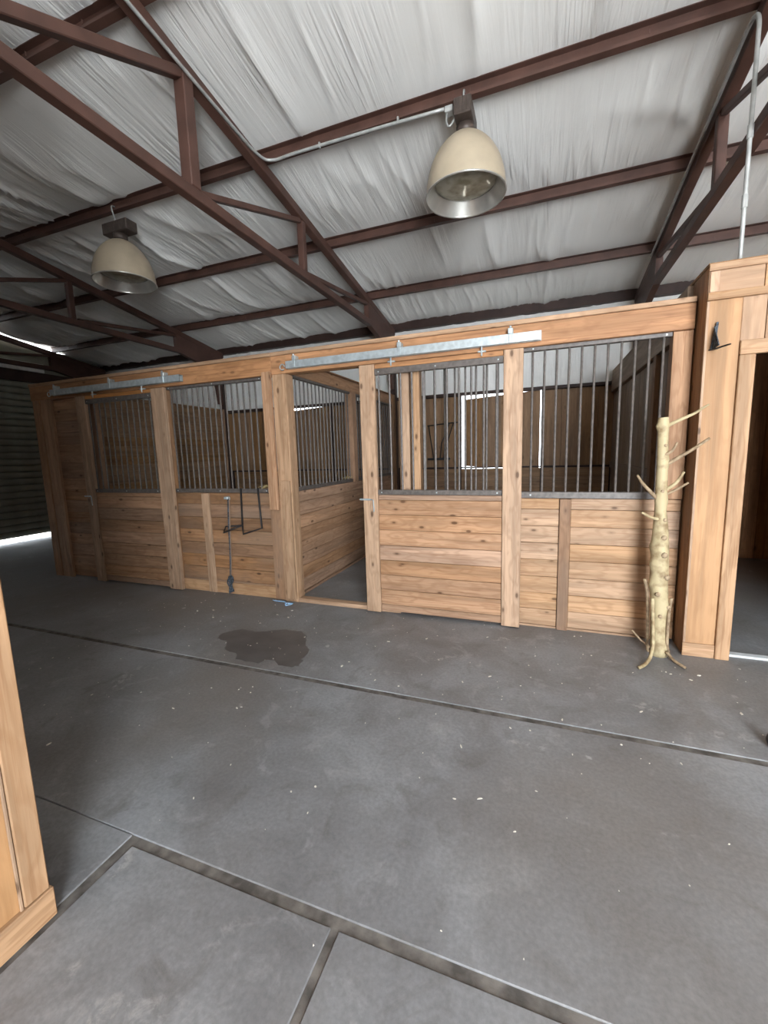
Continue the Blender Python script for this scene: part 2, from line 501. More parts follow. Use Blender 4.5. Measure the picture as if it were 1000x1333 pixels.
for bi in range(len(TX)-1):
    for pi in range(len(PUR)-1):
        roof_panel(TX[bi], TX[bi+1], PUR[pi+1], PUR[pi], 5.122, ceiling, 0.02 if bi < 4 else 0.1)
    roof_panel(TX[bi], TX[bi+1], YF, RIDGE, 5.122, ceiling, 0.12, 20)

# ------------------------------------------------------------------ purlins
def purlin(y, label, x0=XL, x1=XR, z=None, mat='steel'):
    z = rz(y) if z is None else z
    h, fl, t, lip = 0.118, 0.06, 0.006, 0.022
    s = -1 if y >= RIDGE else 1
    P = [(0, 0), (0, h), (-s*fl*0.9, h), (-s*fl*0.9, h-t), (-s*t, h-t), (-s*t, t), (-s*t, 0)]
    # Z section: web, lower flange towards the aisle, upturned lip
    poly = [(0, h), (0, 0), (s*fl, 0), (s*fl, lip), (s*(fl-t), lip), (s*(fl-t), t), (s*t, t), (s*t, h-t), (s*fl*0.9, h-t), (s*fl*0.9, h)]
    poly = [(y+a, z+b_) for a, b_ in poly]
    root = empty('roof_purlin', ((x0+x1)/2, y, z), label, 'purlin', 'steel purlins under the roof')
    prism('channel', poly, 'x', x0, x1, mat, root)
    # insulation clips along the lower lip
    for k in range(int((x1-x0)/0.62)):
        xx = x0+0.3+k*0.62
        if -7 < xx < 2.2: box('clip', xx-0.004, xx+0.004, y+s*fl-0.003, y+s*fl+0.003, z+lip, z+lip+0.03, 'steel', root, 0)
    return root
purlin(2.52, 'reddish-brown steel roof purlin crossing the top left corner, highest in view')
purlin(3.86, 'reddish-brown steel roof purlin from which both bell lamps hang')
purlin(5.20, 'reddish-brown steel roof purlin next below the one carrying the lamps')
purlin(6.53, 'lowest reddish-brown steel roof purlin, just above the timber stall header')

# ------------------------------------------------------------------ trusses
def member(name, x, p0, p1, w, d, mat, parent):
    """bar in the plane X = x between (y,z) points; d = depth in the plane, w = width along X"""
    p0 = Vector((0, p0[0], p0[1])); p1 = Vector((0, p1[0], p1[1]))
    ln = (p1-p0).length
    c = (p0+p1)/2
    an = math.atan2(p1.z-p0.z, p1.y-p0.y)
    return link(name, box_mesh(w, ln, d, mat, 0.006), parent, (x, c.y, c.z), (an, 0, 0))
def truss(x, label):
    t = empty('roof_truss', (x, YB-0.12, 0), label, 'roof truss', 'steel roof trusses')
    zt = lambda y: rz(y, 4.945)
    zb = 3.645
    for sgn in (1, -1):
        yy = lambda y: y if sgn == 1 else 2*RIDGE-y
        e1, e2 = (7.62, 6.5) if sgn == 1 else (2*RIDGE-YF-0.03, 2*RIDGE-YF-0.03)
        member('top_chord', x, (yy(1.2), zt(1.2)), (yy(e1), zt(e1)), 0.09, 0.095, 'steel', t)
        member('bottom_chord', x, (yy(1.2), zb), (yy(e2), zb), 0.085, 0.085, 'steel', t)
        for y in ((1.2, 2.86, 4.51) if sgn == 1 else (2.86, 4.51)):
            w = 0.10 if y < 4 else 0.075
            member('web', x, (yy(y), zb+0.04), (yy(y), zt(y)-0.045), w, w, 'steel', t)
        for ya, yb in ((1.25, 2.83), (2.93, 4.47), (4.58, 6.40))[:3 if sgn == 1 else 2]:
            w = 0.07 if ya < 2 else 0.05
            member('diagonal_web', x, (yy(ya), zb+0.04), (yy(yb), zt(yb)-0.055), w, w, 'steel', t)
        if sgn == -1: continue
        g = [(yy(a), b_) for a, b_ in ((6.38, 3.62), (6.38, 3.93), (7.6, 3.74), (7.6, 2.75), (7.42, 2.75), (7.36, 3.2), (6.95, 3.5))]
        prism('gusset_plate', g, 'x', x-0.04, x+0.04, 'steel', t)
    return t
truss(-10.1+0.02, 'reddish-brown steel end truss at the gable above the roller shutter')
truss(-6.5, 'reddish-brown steel roof truss left of the farther bell lamp, over the left stall end')
truss(-2.6, 'reddish-brown steel roof truss in the middle, carrying a galvanised conduit')
truss(1.3, 'dark reddish-brown steel roof truss on the right, above the tack room corner')
for x, lb in ((-6.5, 'dark steel column rising above the left stall back corner'), (-2.6, 'dark steel column at the back wall where the middle stall partition ends')):
    c = empty('steel_column', (x, 7.55, 0), lb, 'column')
    box('shaft', x-0.06, x+0.06, 7.50, 7.60, 0.0, 3.70, 'darksteel', c)

# ------------------------------------------------------------------ back wall with two outside doors
wb = empty('wall_back', (0, YB, 0), 'back wall with brown siding below and white insulation above', 'wall', kind='structure')
def wall_insul(x0, x1, z0, z1, y, seed):
    nx, nz = int((x1-x0)/0.05), 16
    X, Z = np.meshgrid(np.linspace(x0, x1, nx+1), np.linspace(z0, z1, nz+1))
    Yv = y - 0.03*np.sin(np.pi*(Z-z0)/(z1-z0)) - folds(X, Z, seed, 0.1)*1.2
    cx, cz = (x0+x1)/2, (z0+z1)/2
    V = np.stack([X-cx, Yv-y, Z-cz], -1).reshape(-1, 3)
    idx = np.arange((nx+1)*(nz+1)).reshape(nz+1, nx+1)
    Fq = np.stack([idx[:-1, :-1], idx[:-1, 1:], idx[1:, 1:], idx[1:, :-1]], -1).reshape(-1, 4)
    link('insulation_panel', mesh_from('insulation_panel', V.tolist(), [tuple(q) for q in Fq.tolist()], 'insul_wall', True), wb, (cx, y, cz))
for i in range(len(TX)-1):
    wall_insul(TX[i], TX[i+1], 2.60, 4.04, 7.73, 900)
box('insulation_backing', XL, XR, 7.76, 7.80, 2.60, 4.3, 'darksteel', wb, 0)
box('eave_strut', XL, XR, 7.60, 7.72, 3.80, 3.95, 'darksteel', wb)
box('girt', XL, XR, 7.62, 7.74, 2.575, 2.625, 'darksteel', wb)
DOORS = [(-5.32, -3.97), (-1.36, -0.03)]
def siding(x0, x1, z0, z1, y0=7.70, y1=7.74, mat='siding_z', name='siding_board', w=0.30):
    n = max(1, round((x1-x0)/w)); s = (x1-x0)/n
    for i in range(n):
        box(name, x0+i*s+0.002, x0+(i+1)*s-0.002, y0, y1, z0, z1, mat, wb, 0.004)
for a, b_ in ((XL, -5.36), (-3.93, -1.41), (0.02, 1.10)):
    siding(a, b_, 1.32, 2.57)
siding(1.1, XR, 0.0, 2.57, w=0.9)
box('sheathing', XL, -5.36, 7.745, 7.76, 0.0, 2.6, 'darksteel', wb, 0)
box('sheathing', -3.93, -1.41, 7.745, 7.76, 0.0, 2.6, 'darksteel', wb, 0)
box('sheathing', 0.02, XR, 7.745, 7.76, 0.0, 2.6, 'darksteel', wb, 0)
box('sheathing', -5.36, -3.93, 7.745, 7.76, 0.0, 1.27, 'darksteel', wb, 0)
box('sheathing', -1.41, 0.02, 7.745, 7.76, 0.0, 1.27, 'darksteel', wb, 0)
for k in range(8):   # kick boards below the rail
    for a, b_ in ((XL, -6.56), (-6.44, -2.68), (-2.54, 1.02)):
        box('kick_board', a, b_, 7.66+random.uniform(0, .004), 7.70, k*0.16+0.01, k*0.16+0.166, 'siding_x', wb)
for a, b_ in ((-6.44, -2.68), (-2.54, 1.02)):
    box('rail', a, b_, 7.655, 7.735, 1.295, 1.32, 'darksteel', wb)
for i, (a, b_) in enumerate(DOORS):
    d = empty('door_%d' % (i+2), ((a+b_)/2, 7.72, 1.32), 'brown plywood outside door of the %s stall with daylight round its edges' % ('left', 'right')[i], 'door', kind='structure')
    n = 4; s = (b_-a-0.040)/n
    for k in range(n):
        u0, u1 = a+0.028+k*s, a+0.028+(k+1)*s-0.002
        tz = lambda u: 2.515 + 0.075*(u-a)/(b_-a)
        bz = lambda u: 1.28 if i == 0 else 1.33 - 0.06*(u-a)/(b_-a)
        prism('door_board', [(u0, bz(u0)), (u1, bz(u1)), (u1, tz(u1)), (u0, tz(u0))], 'y', 7.76, 7.79, 'siding_z', d)
    box('door_post', a-0.05, a-0.005, 7.64, 7.745, 0.0, 2.575, 'darksteel', d)
    box('door_post', b_+0.005, b_+0.05, 7.64, 7.745, 0.0, 2.575, 'darksteel', d)

# ------------------------------------------------------------------ left gable with roller shutter
wl = empty('wall_left', (XL, 3, 0), 'dark gable wall around the roller shutter with a bright gap at the roof', 'wall', kind='structure')
gp = [(7.8, 3.34), (7.8, 3.93), (7.2, 4.02)] + [(y, rz(y, 5.06) - min(0.16, 0.055*(7.2-y))) for y in (6.4, 5.5, 4.5, 3.0, 1.2, -1.0)] + [(YF, 4.0), (YF, 3.34)]
prism('gable_sheet', gp, 'x', XL-0.04, XL, 'slat', wl)
box('gable_sheet', XL-0.04, XL, 7.05, 7.8, 0, 3.34, 'slat', wl, 0)
box('gable_sheet', XL-0.04, XL, YF, 0.9, 0, 3.34, 'slat', wl, 0)
box('lintel', XL, XL+0.10, 0.8, 7.3, 3.30, 3.52, 'darksteel', wl)
box('insulation_strip', XL, XL+0.03, 1.0, 6.3, 3.54, 3.72, 'insul_wall', wl, 0)
d1 = empty('door_1', (XL, 4, 0), 'closed grey-green roller shutter with light showing under its bottom edge', 'shutter', kind='structure')
pr = [(0.0, 0.0), (0.03, 0.012), (0.042, 0.045), (0.042, 0.085), (0.03, 0.12), (0.0, 0.135), (-0.006, 0.135), (-0.006, 0.0)]
v = []; n = len(pr)
for yy in (-3.1, 3.1):
    v += [(a, yy, b_-0.07) for a, b_ in pr]
f = [tuple(range(n-1, -1, -1)), tuple(range(n, 2*n))] + [(i, (i+1) % n, n+(i+1) % n, n+i) for i in range(n)]
slat_me = mesh_from('slat', v, f, 'slat')
bm = bmesh.new(); bm.from_mesh(slat_me); bmesh.ops.recalc_face_normals(bm, faces=bm.faces); bm.to_mesh(slat_me); bm.free()
for k in range(24):
    link('slat', slat_me, d1, (XL-0.03, 4.0, 0.155+k*0.135))
# other enclosing walls (behind and beside the camera)
wr_ = box('wall_right', XR, XR+0.05, YF, YB, 0, 5.2, 'greywood_z', None, 0)
tag(wr_, 'plain board gable wall beyond the tack room', 'wall', kind='structure')
wf = empty('wall_front', (0, YF, 0), 'front wall behind the camera with an open bay doorway', 'wall', kind='structure')
box('sheet', XL, 1.15, YF-0.05, YF, 0, 4.4, 'greywood_z', wf, 0)
box('sheet', 3.35, XR, YF-0.05, YF, 0, 4.4, 'greywood_z', wf, 0)
box('lintel', 1.15, 3.35, YF-0.05, YF, 4.0, 4.4, 'greywood_z', wf, 0)

# ------------------------------------------------------------------ stall header beam and ledge
hb = empty('stall_header_beam', (-2.7, 3.88, 2.44), 'long orange-brown timber header beam across the top of both stall fronts', 'beam')
for a, b_ in ((-6.56, -2.66), (-2.66, 1.035)):
    box('beam_board', a+0.002, b_-0.002, 3.84, 3.90, 2.445, 2.628, 'orange_x', hb, 0.004)
    box('ledge_board', a+0.002, b_-0.002, 3.83, 3.98, 2.63, 2.668, 'light_x', hb, 0.004)
    box('back_board', a+0.002, b_-0.002, 3.93, 3.97, 2.445, 2.628, 'old_x', hb, 0.004)

# ------------------------------------------------------------------ sliding door tracks
def track(x0, x1, label):
    t = empty('door_track', ((x0+x1)/2, 3.80, 2.48), label, 'door track', 'galvanised sliding door tracks')
    y0, y1, z0, z1, th = 3.775, 3.832, 2.478, 2.548, 0.004
    poly = [(y0, z0), (y0, z1), (y1, z1), (y1, z0), (y1-0.018, z0), (y1-0.018, z0+th), (y1-th, z0+th), (y1-th, z1-th), (y0+th, z1-th), (y0+th, z0+th), (y0+0.018, z0+th), (y0+0.018, z0)]
    prism('channel', poly, 'x', x0, x1, 'galv', t)
    for xx in (x0+0.10, x0+(x1-x0)*0.5, x1-0.24):
        b_ = box('bracket', xx-0.02, xx+0.02, 3.768, 3.838, z1+0.0005, z1+0.045, 'galv', t)
        box('strap', xx-0.012, xx+0.012, 3.768, 3.7745, z0-0.002, z1, 'galv', b_)
        bar('bolt', xx, 3.772, z1+0.046, z1+0.06, 0.009, 'galv', b_)
    ring = [(x0-0.055+0.028*math.cos(a), 3.80, 2.50+0.028*math.sin(a)) for a in [i*math.pi/8 for i in range(15)]]
    tube('end_stop', ring, 0.006, 'galv', t, 6)
    return t
track(-2.44, -0.025, 'pale galvanised sliding door track above the open right stall doorway')
track(-6.05, -3.84, 'dull galvanised sliding door track above the closed left stall door')

# ------------------------------------------------------------------ plank walls, grilles
def planks_x(parent, x0, x1, y0, y1, zs, mat='pine_x', name='plank'):
    for a, b_ in zip(zs[:-1], zs[1:]):
        j = random.uniform(-0.0025, 0.0025)
        box(name, x0, x1, y0+j, y1+j, a+0.0015, b_-0.0015, mat, parent, 0.0035)
def zrows(top, w=0.152, start=0.02):
    zs = [start]
    while zs[-1]+w < top-0.03: zs.append(zs[-1]+w)
    zs.append(top)
    return zs
def grille(parent, x0, x1, y, z0, z1, n, rail_h=0.045, top_h=0.03, x_first=None, dx=None, depth=0.05):
    lo = box('grille_rail', x0, x1, y-depth/2, y+depth/2, z0-rail_h, z0, 'grille', parent)
    hi = box('grille_rail', x0, x1, y-depth/2, y+depth/2, z1, z1+top_h, 'grille', parent)
    for i in range(n):
        x = (x_first + i*dx) if dx else x0 + (i+0.5)*(x1-x0)/n
        bar('grille_bar', x, y, z0, z1, 0.0095, 'grille', parent)
    for rr, zz in ((lo, z0-rail_h/2), (hi, z1+top_h/2)):
        for x in (x0+0.04, (x0+x1)/2, x1-0.04):
            box('screw', x-0.006, x+0.006, y-depth/2-0.004, y-depth/2, zz-0.006, zz+0.006, 'galv', rr)

# --- left end of the left stall
p = empty('stall_front_panel', (-6.2, 3.9, 0), 'full-height brown plank panel at the far left end of the stall row', 'stall panel')
box('corner_post', -6.53, -6.39, 3.84, 3.97, 0.0, 2.443, 'old_z', p)
box('corner_board', -6.37, -6.16, 3.842, 3.875, 0.0, 2.443, 'pine_z', p)
planks_x(p, -6.385, -5.50, 3.88, 3.915, zrows(2.44))
box('jamb_post', -5.50, -5.40, 3.88, 3.97, 0.0, 2.443, 'old_z', p)

# --- sliding doors (left one closed, right one half open)
def stall_door(xl, wl_, xr, wr2, label, mat, bars, bx0, bdx):
    d = empty('sliding_stall_door', ((xl+xr)/2, 3.81, 0.01), label, 'stall door', 'sliding stall doors')
    yf = 3.785
    box('stile', xl, xl+wl_, yf, yf+0.045, 0.012, 2.43, 'light_z', d, 0.004)
    box('stile', xr-wr2, xr, yf, yf+0.045, 0.012, 2.43, 'light_z', d, 0.004)
    a, b_ = xl+wl_+0.003, xr-wr2-0.004
    zs = [0.03, 0.10, 0.255, 0.405, 0.555, 0.705, 0.86, 1.01, 1.155, 1.205]
    planks_x(d, a, b_, yf+0.012, yf+0.042, zs, mat)
    box('top_rail', a, b_, yf+0.012, yf+0.042, 2.388, 2.43, 'orange_x', d)
    grille(d, a, b_, yf+0.028, 1.252, 2.33, bars, 0.046, 0.056, bx0, bdx, 0.044)
    for xx in (xl+0.32, xr-0.34):
        h = box('hanger', xx-0.035, xx+0.035, yf+0.01, yf+0.038, 2.431, 2.446, 'galv', d)
        box('bolt', xx-0.007, xx+0.007, yf+0.002, yf+0.016, 2.40, 2.478, 'galv', h)
    lx = xl+0.015
    lt = box('latch', lx-0.05, lx+0.07, yf-0.012, yf-0.001, 1.150, 1.168, 'galv', d)
    tube('latch_handle', [(lx+0.07, yf-0.012, 1.159), (lx+0.10, yf-0.025, 1.157), (lx+0.105, yf-0.025, 1.06), (lx+0.10, yf-0.02, 1.04)], 0.006, 'galv', lt, 6)
    return d
stall_door(-1.642, 0.152, -0.16, 0.158, 'right sliding stall door, half open, brightly lit planks with grey barred window', 'pine_x', 11, -1.455, 0.108)
stall_door(-5.60, 0.165, -4.105, 0.20, 'left sliding stall door, closed and in shade, with barred upper half', 'pine_x', 12, -5.40, 0.0945)

# --- fixed front of the left stall
p = empty('stall_front_panel', (-3.45, 3.9, 0), 'fixed left stall front with close bars, wire rack and lead rope hanging on it', 'stall panel')
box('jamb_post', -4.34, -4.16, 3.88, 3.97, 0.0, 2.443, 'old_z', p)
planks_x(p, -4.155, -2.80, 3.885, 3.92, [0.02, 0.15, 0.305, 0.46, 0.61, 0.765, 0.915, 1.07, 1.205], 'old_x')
box('sill_board', -4.155, -2.80, 3.872, 3.884, 0.0, 0.135, 'light_x', p)
box('batten', -3.755, -3.635, 3.86, 3.871, 0.0, 1.20, 'light_z', p)
grille(p, -4.155, -2.80, 3.90, 1.252, 2.414, 16, 0.045, 0.03, -4.11, 0.0795)
# --- posts on the left of the open doorway
p = empty('doorway_post', (-2.62, 3.9, 0), 'built-up timber post between the left stall front and the open doorway', 'post')
box('trim_strip', -2.80, -2.735, 3.85, 3.92, 1.21, 2.443, 'light_z', p)
box('face_board', -2.76, -2.655, 3.80, 3.838, 1.03, 2.475, 'pine_z', p)
box('post', -2.65, -2.485, 3.835, 3.97, 0.0, 2.443, 'light_z', p)
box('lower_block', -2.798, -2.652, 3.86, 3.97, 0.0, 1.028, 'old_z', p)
box('face_patch', -2.60, -2.495, 3.80, 3.834, 0.04, 1.345, 'light_z', p)
# --- fixed front of the right stall (runs on behind the open door)
p = empty('stall_front_panel', (0.0, 3.9, 0), 'fixed right stall front, light planks under grey bars beside the peeled log', 'stall panel')
box('jamb_post', -1.29, -1.185, 3.90, 3.99, 0.0, 2.443, 'light_z', p)
box('jamb_post', -1.175, -1.085, 3.90, 3.99, 0.0, 2.443, 'light_z', p)
zs = [0.02, 0.17, 0.32, 0.475, 0.63, 0.78, 0.93, 1.08, 1.175]
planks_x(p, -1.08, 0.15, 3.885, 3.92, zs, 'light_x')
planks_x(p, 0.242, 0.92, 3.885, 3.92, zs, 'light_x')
box('sill_board', -1.08, 0.92, 3.88, 3.93, 0.0, 0.019, 'light_x', p)
box('batten', 0.152, 0.24, 3.862, 3.905, 0.0, 1.172, 'old_z', p)
grille(p, -1.08, 0.905, 3.90, 1.232, 2.414, 21, 0.055, 0.032, -1.035, 0.0945)
box('end_post', 0.907, 1.035, 3.865, 3.97, 1.18, 2.443, 'pine_z', p)
planks_x(p, 0.922, 1.035, 3.885, 3.92, zs, 'light_x')

t = empty('door_threshold', (-2.07, 3.88, 0), 'low pale wooden sill across the open stall doorway', 'threshold')
box('sill_board', -2.484, -1.30, 3.84, 3.93, 0.0, 0.045, 'light_x', t)

# ------------------------------------------------------------------ partitions
p = empty('stall_partition', (-6.5, 5.8, 0), 'solid brown plank wall closing the left stall at its far side', 'partition')
zs = zrows(2.60)
for a, b_ in zip(zs[:-1], zs[1:]):
    j = random.uniform(-.003, .003)
    box('plank', -6.52+j, -6.48+j, 3.98, 7.46, a+.0015, b_-.0015, 'siding_y', p)
box('cap_board', -6.55, -6.45, 3.98, 7.46, 2.602, 2.64, 'siding_y', p)
box('post', -6.56, -6.44, 7.462, 7.498, 0.0, 2.64, 'pine_z', p)

p = empty('stall_partition', (-2.6, 5.8, 0), 'partition between the two stalls, planks below and dense bars above', 'partition')
for a, b_ in zip(*(lambda z: (z[:-1], z[1:]))([0.03, 0.18, 0.33, 0.48, 0.63, 0.78, 0.93, 1.08, 1.205])):
    j = random.uniform(-.003, .003)
    box('plank', -2.625+j, -2.585+j, 3.972, 7.40, a+.0015, b_-.0015, 'pine_y', p)
box('curb', -2.66, -2.56, 3.972, 7.40, 0.0, 0.029, 'old_y', p)
for a, b_ in ((3.98, 5.60), (5.74, 7.40)):
    box('grille_rail', -2.63, -2.58, a, b_, 1.207, 1.25, 'grille', p)
    box('grille_rail', -2.63, -2.58, a, b_, 2.455, 2.482, 'grille', p)
    nb = 18
    for i in range(nb):
        bar('grille_bar', -2.605, a+(i+0.5)*(b_-a)/nb, 1.25, 2.455, 0.0095, 'grille', p)
box('post', -2.67, -2.55, 5.605, 5.735, 1.207, 2.482, 'pine_z', p)
box('post', -2.67, -2.55, 7.402, 7.498, 0.0, 2.66, 'old_z', p)
box('top_beam', -2.63, -2.585, 3.985, 7.40, 2.485, 2.64, 'pine_y', p)
box('cap_board', -2.66, -2.56, 3.985, 7.40, 2.642, 2.66, 'old_y', p)

# ------------------------------------------------------------------ tack room (side wall is the right wall of the stall)
ws = empty('wall_tack_side', (1.05, 5.7, 0), 'grey-brown vertical board side wall of the tack room inside the right stall', 'wall', kind='structure')
for i in range(19):
    y0 = 3.98+i*0.194
    box('board', 1.04, 1.075, y0+0.002, y0+0.192, 0.0, 2.45, 'greywood_z', ws, 0.006)
box('sheathing', 1.076, 1.09, 3.69, 7.70, 0.0, 2.80, 'siding_z', ws, 0)
box('top_beam', 1.00, 1.06, 3.99, 7.66, 2.455, 2.64, 'greywood_y', ws)
box('top_beam', 1.01, 1.06, 3.99, 7.66, 2.645, 2.79, 'greywood_y', ws)
box('post', 0.995, 1.038, 4.80, 4.90, 0.0, 2.45, 'old_z', ws)
box('rail', 1.02, 1.038, 4.91, 7.64, 1.28, 1.37, 'greywood_y', ws)
box('side_board', 1.045, 1.075, 3.69, 3.975, 0.0, 2.80, 'old_z', ws)

wt = empty('wall_tack_front', (2.5, 3.66, 0), 'pale plywood front wall of the tack room with a cased doorway', 'wall', kind='structure')
yf = 3.655
box('plywood_panel', 1.045, 1.245, yf, yf+0.03, 0.10, 2.575, 'ply_z', wt, 0.003)
box('plywood_panel', 1.2455, 1.378, yf, yf+0.03, 2.2, 2.575, 'ply_z', wt, 0.003)
box('plywood_panel', 1.382, 2.45, yf, yf+0.03, 2.2, 2.575, 'ply_z', wt, 0.003)
box('plywood_panel', 1.045, 1.352, yf, yf+0.03, 2.576, 2.80, 'ply_x', wt, 0.003)
box('plywood_panel', 1.356, 2.45, yf, yf+0.03, 2.576, 2.80, 'ply_x', wt, 0.003)
box('plywood_panel', 2.30, 5.2, yf, yf+0.03, 0.0, 2.2, 'ply_z', wt, 0.003)
box('plywood_panel', 2.452, 5.2, yf, yf+0.03, 2.2, 2.80, 'ply_z', wt, 0.003)
box('top_trim', 1.04, 5.2, yf-0.015, yf-0.001, 2.762, 2.808, 'light_x', wt)
box('belt_board', 1.04, 5.2, yf-0.022, yf-0.001, 2.572, 2.622, 'light_x', wt)
box('corner_block', 1.05, 1.105, yf-0.012, yf-0.001, 2.625, 2.76, 'pine_z', wt)
box('corner_strip', 1.042, 1.058, yf-0.008, yf-0.001, 0.105, 2.57, 'light_z', wt)
box('base_block', 1.04, 1.243, yf-0.015, yf-0.001, 0.0, 0.103, 'light_x', wt)
box('door_casing', 1.245, 1.335, yf-0.022, yf+0.05, 0.0, 2.195, 'light_z', wt, 0.004)
box('door_casing', 2.22, 2.31, yf-0.022, yf-0.001, 0.0, 2.195, 'light_z', wt, 0.004)
box('head_casing', 1.245, 2.31, yf-0.022, yf-0.001, 2.197, 2.29, 'light_x', wt, 0.004)
box('door_jamb', 1.31, 1.34, yf+0.051, yf+0.14, 0.0, 2.2, 'old_z', wt)
box('roof_board', 1.05, 5.2, 3.69, 7.70, 2.81, 2.83, 'siding_x', wt, 0)
wi = empty('wall_tack_inside', (3, 7.2, 0), 'reddish-brown board lining seen inside the dark tack room', 'wall', kind='structure')
for i in range(10):
    box('lining_board', 1.12+i*0.42, 1.12+i*0.42+0.416, 7.15, 7.18, 0, 2.79, 'orange_z', wi)
box('lining_board', 5.15, 5.18, 3.7, 7.15, 0, 2.79, 'orange_z', wi)
t = empty('tack_threshold', (1.78, 3.74, 0), 'thin white weather strip on the floor of the tack room doorway', 'threshold')
box('strip', 1.345, 2.21, 3.71, 3.77, 0.0, 0.018, 'white_strip', t)
# bracket on the tack room corner
t = empty('wall_bracket', (1.09, 3.63, 2.24), 'dark green-grey metal shelf bracket screwed to the tack room corner', 'bracket')
prism('back_leg', [(1.075, 2.25), (1.10, 2.25), (1.112, 2.425), (1.10, 2.425)], 'y', 3.630, 3.6455, 'rope', t)
prism('arm', [(1.068, 3.644), (1.10, 3.644), (1.145, 3.49), (1.135, 3.485)], 'z', 2.242, 2.249, 'wire', t)
prism('gusset', [(3.63, 2.25), (3.63, 2.40), (3.52, 2.25)], 'x', 1.086, 1.092, 'rope', t)

# ------------------------------------------------------------------ near panel on the left (end of the opposite stall block)
wn_ = empty('wall_near_left', (-1.62, 0.7, 0), 'pale plywood end wall at the left edge with a corner board and base board', 'wall', kind='structure')
box('plywood_panel', -1.65, -1.612, YF+0.02, 0.70, 0.0, 3.2, 'ply_z', wn_)
box('corner_board', -1.65, -1.60, 0.705, 0.781, 0.113, 3.2, 'light_z', wn_, 0.004)
box('panel_bead', -1.611, -1.603, 0.693, 0.703, 0.11, 3.2, 'light_z', wn_)
box('base_board', -1.65, -1.592, YF+0.02, 0.789, 0.0, 0.112, 'light_y', wn_, 0.004)
box('inner_wall', -6.5, -1.651, 0.72, 0.76, 0.0, 3.2, 'siding_x', wn_)
box('roof_board', -6.5, -1.65, YF+0.02, 0.76, 3.21, 3.24, 'siding_x', wn_, 0)

# ------------------------------------------------------------------ bell lamps
def lamp(x, y, label, along_x, dz):
    zt = rz(y)
    L_ = empty('bell_lamp', (x, y, 4.2-dz), label, 'lamp', 'bell lamps hanging from the purlin')
    s = []
    for k in range(17):
        u = k/16
        s.append((0.095 + (0.325-0.095)*math.sin(u*math.pi/2)**0.85 if u > 0 else 0.0, -0.455*u**1.35))
    s = [(0.0, 0.0), (0.06, -0.002)] + [(0.09+(0.325-0.09)*(1-(1-u)**2.1), -0.012-0.44*u**1.25) for u in [k/14 for k in range(15)]]
    lathe('shade', s, 'shade', L_, (x, y, 4.20-dz))
    inner = [(0.318, -0.450), (0.295, -0.415), (0.272, -0.38), (0.252, -0.352)]
    lathe('reflector', inner, 'shade_in', L_, (x, y, 4.20-dz))
    lathe('rim', [(0.325, -0.445), (0.334, -0.452), (0.330, -0.462), (0.318, -0.458), (0.318, -0.448)], 'shade_in', L_, (x, y, 4.20-dz))
    lathe('lens', [(0.252, -0.352), (0.246, -0.366), (0.20, -0.382), (0.12, -0.392), (0.05, -0.396), (0.0, -0.397)], 'lens', L_, (x, y, 4.20-dz))
    lathe('neck', [(0.0, 0.065), (0.075, 0.065), (0.075, 0.0), (0.0, 0.0)], 'ballast', L_, (x, y, 4.20-dz), 20)
    hx, hy = (0.19, 0.075) if along_x else (0.07, 0.16)
    b_ = box('ballast_box', x-hx, x+hx, y-hy, y+hy, 4.265-dz, 4.385-dz, 'ballast', L_, 0.008)
    for k in range(5):
        if along_x: box('fin', x-hx+0.03+k*0.08, x-hx+0.04+k*0.08, y-hy-0.006, y-hy, 4.275-dz, 4.375-dz, 'ballast', b_)
        else: box('fin', x-hx+0.015+k*0.028, x-hx+0.022+k*0.028, y-hy-0.006, y-hy, 4.275-dz, 4.375-dz, 'ballast', b_)
    if not along_x:
        pass
    tube('hook', smooth_path([(x, y-0.04, 4.385-dz), (x, y-0.075, 4.41), (x, y-0.07, 4.45), (x, y-0.035, 4.46)], 4), 0.008, 'conduit', L_, 6)
    return L_
mt, nt, b = new_mat('lamp_lens')
b.inputs['Base Color'].default_value = (0.42, 0.38, 0.27, 1)
b.inputs['Roughness'].default_value = 0.12
b.inputs['Metallic'].default_value = 0.35
tc = N(nt, 'ShaderNodeTexCoord'); nz = N(nt, 'ShaderNodeTexNoise', i_Scale=9.0, i_Detail=2.0)
nt.links.new(tc.outputs['Object'], nz.inputs['Vector'])
rr = ramp(nt, [(0.35, (0.30, 0.26, 0.18)), (0.65, (0.55, 0.52, 0.42))])
nt.links.new(nz.outputs[0], rr.inputs[0]); nt.links.new(rr.outputs[0], b.inputs['Base Color'])
M['lens'] = mt
l2 = lamp(-0.645, 3.86, 'larger beige bell lamp hanging nearest, right of the middle truss', False, 0.03)
l1 = lamp(-4.60, 3.86, 'smaller beige bell lamp hanging farther away on the left', True, 0.085)
jb = box('junction_box', -0.80, -0.735, 3.78, 3.85, 4.33, 4.375, 'conduit', l2)
tube('cable', smooth_path([(-0.785, 3.80, 4.33), (-0.785, 3.78, 4.25), (-0.76, 3.77, 4.21), (-0.725, 3.78, 4.25), (-0.715, 3.80, 4.30)], 5), 0.008, 'conduit', jb, 6)

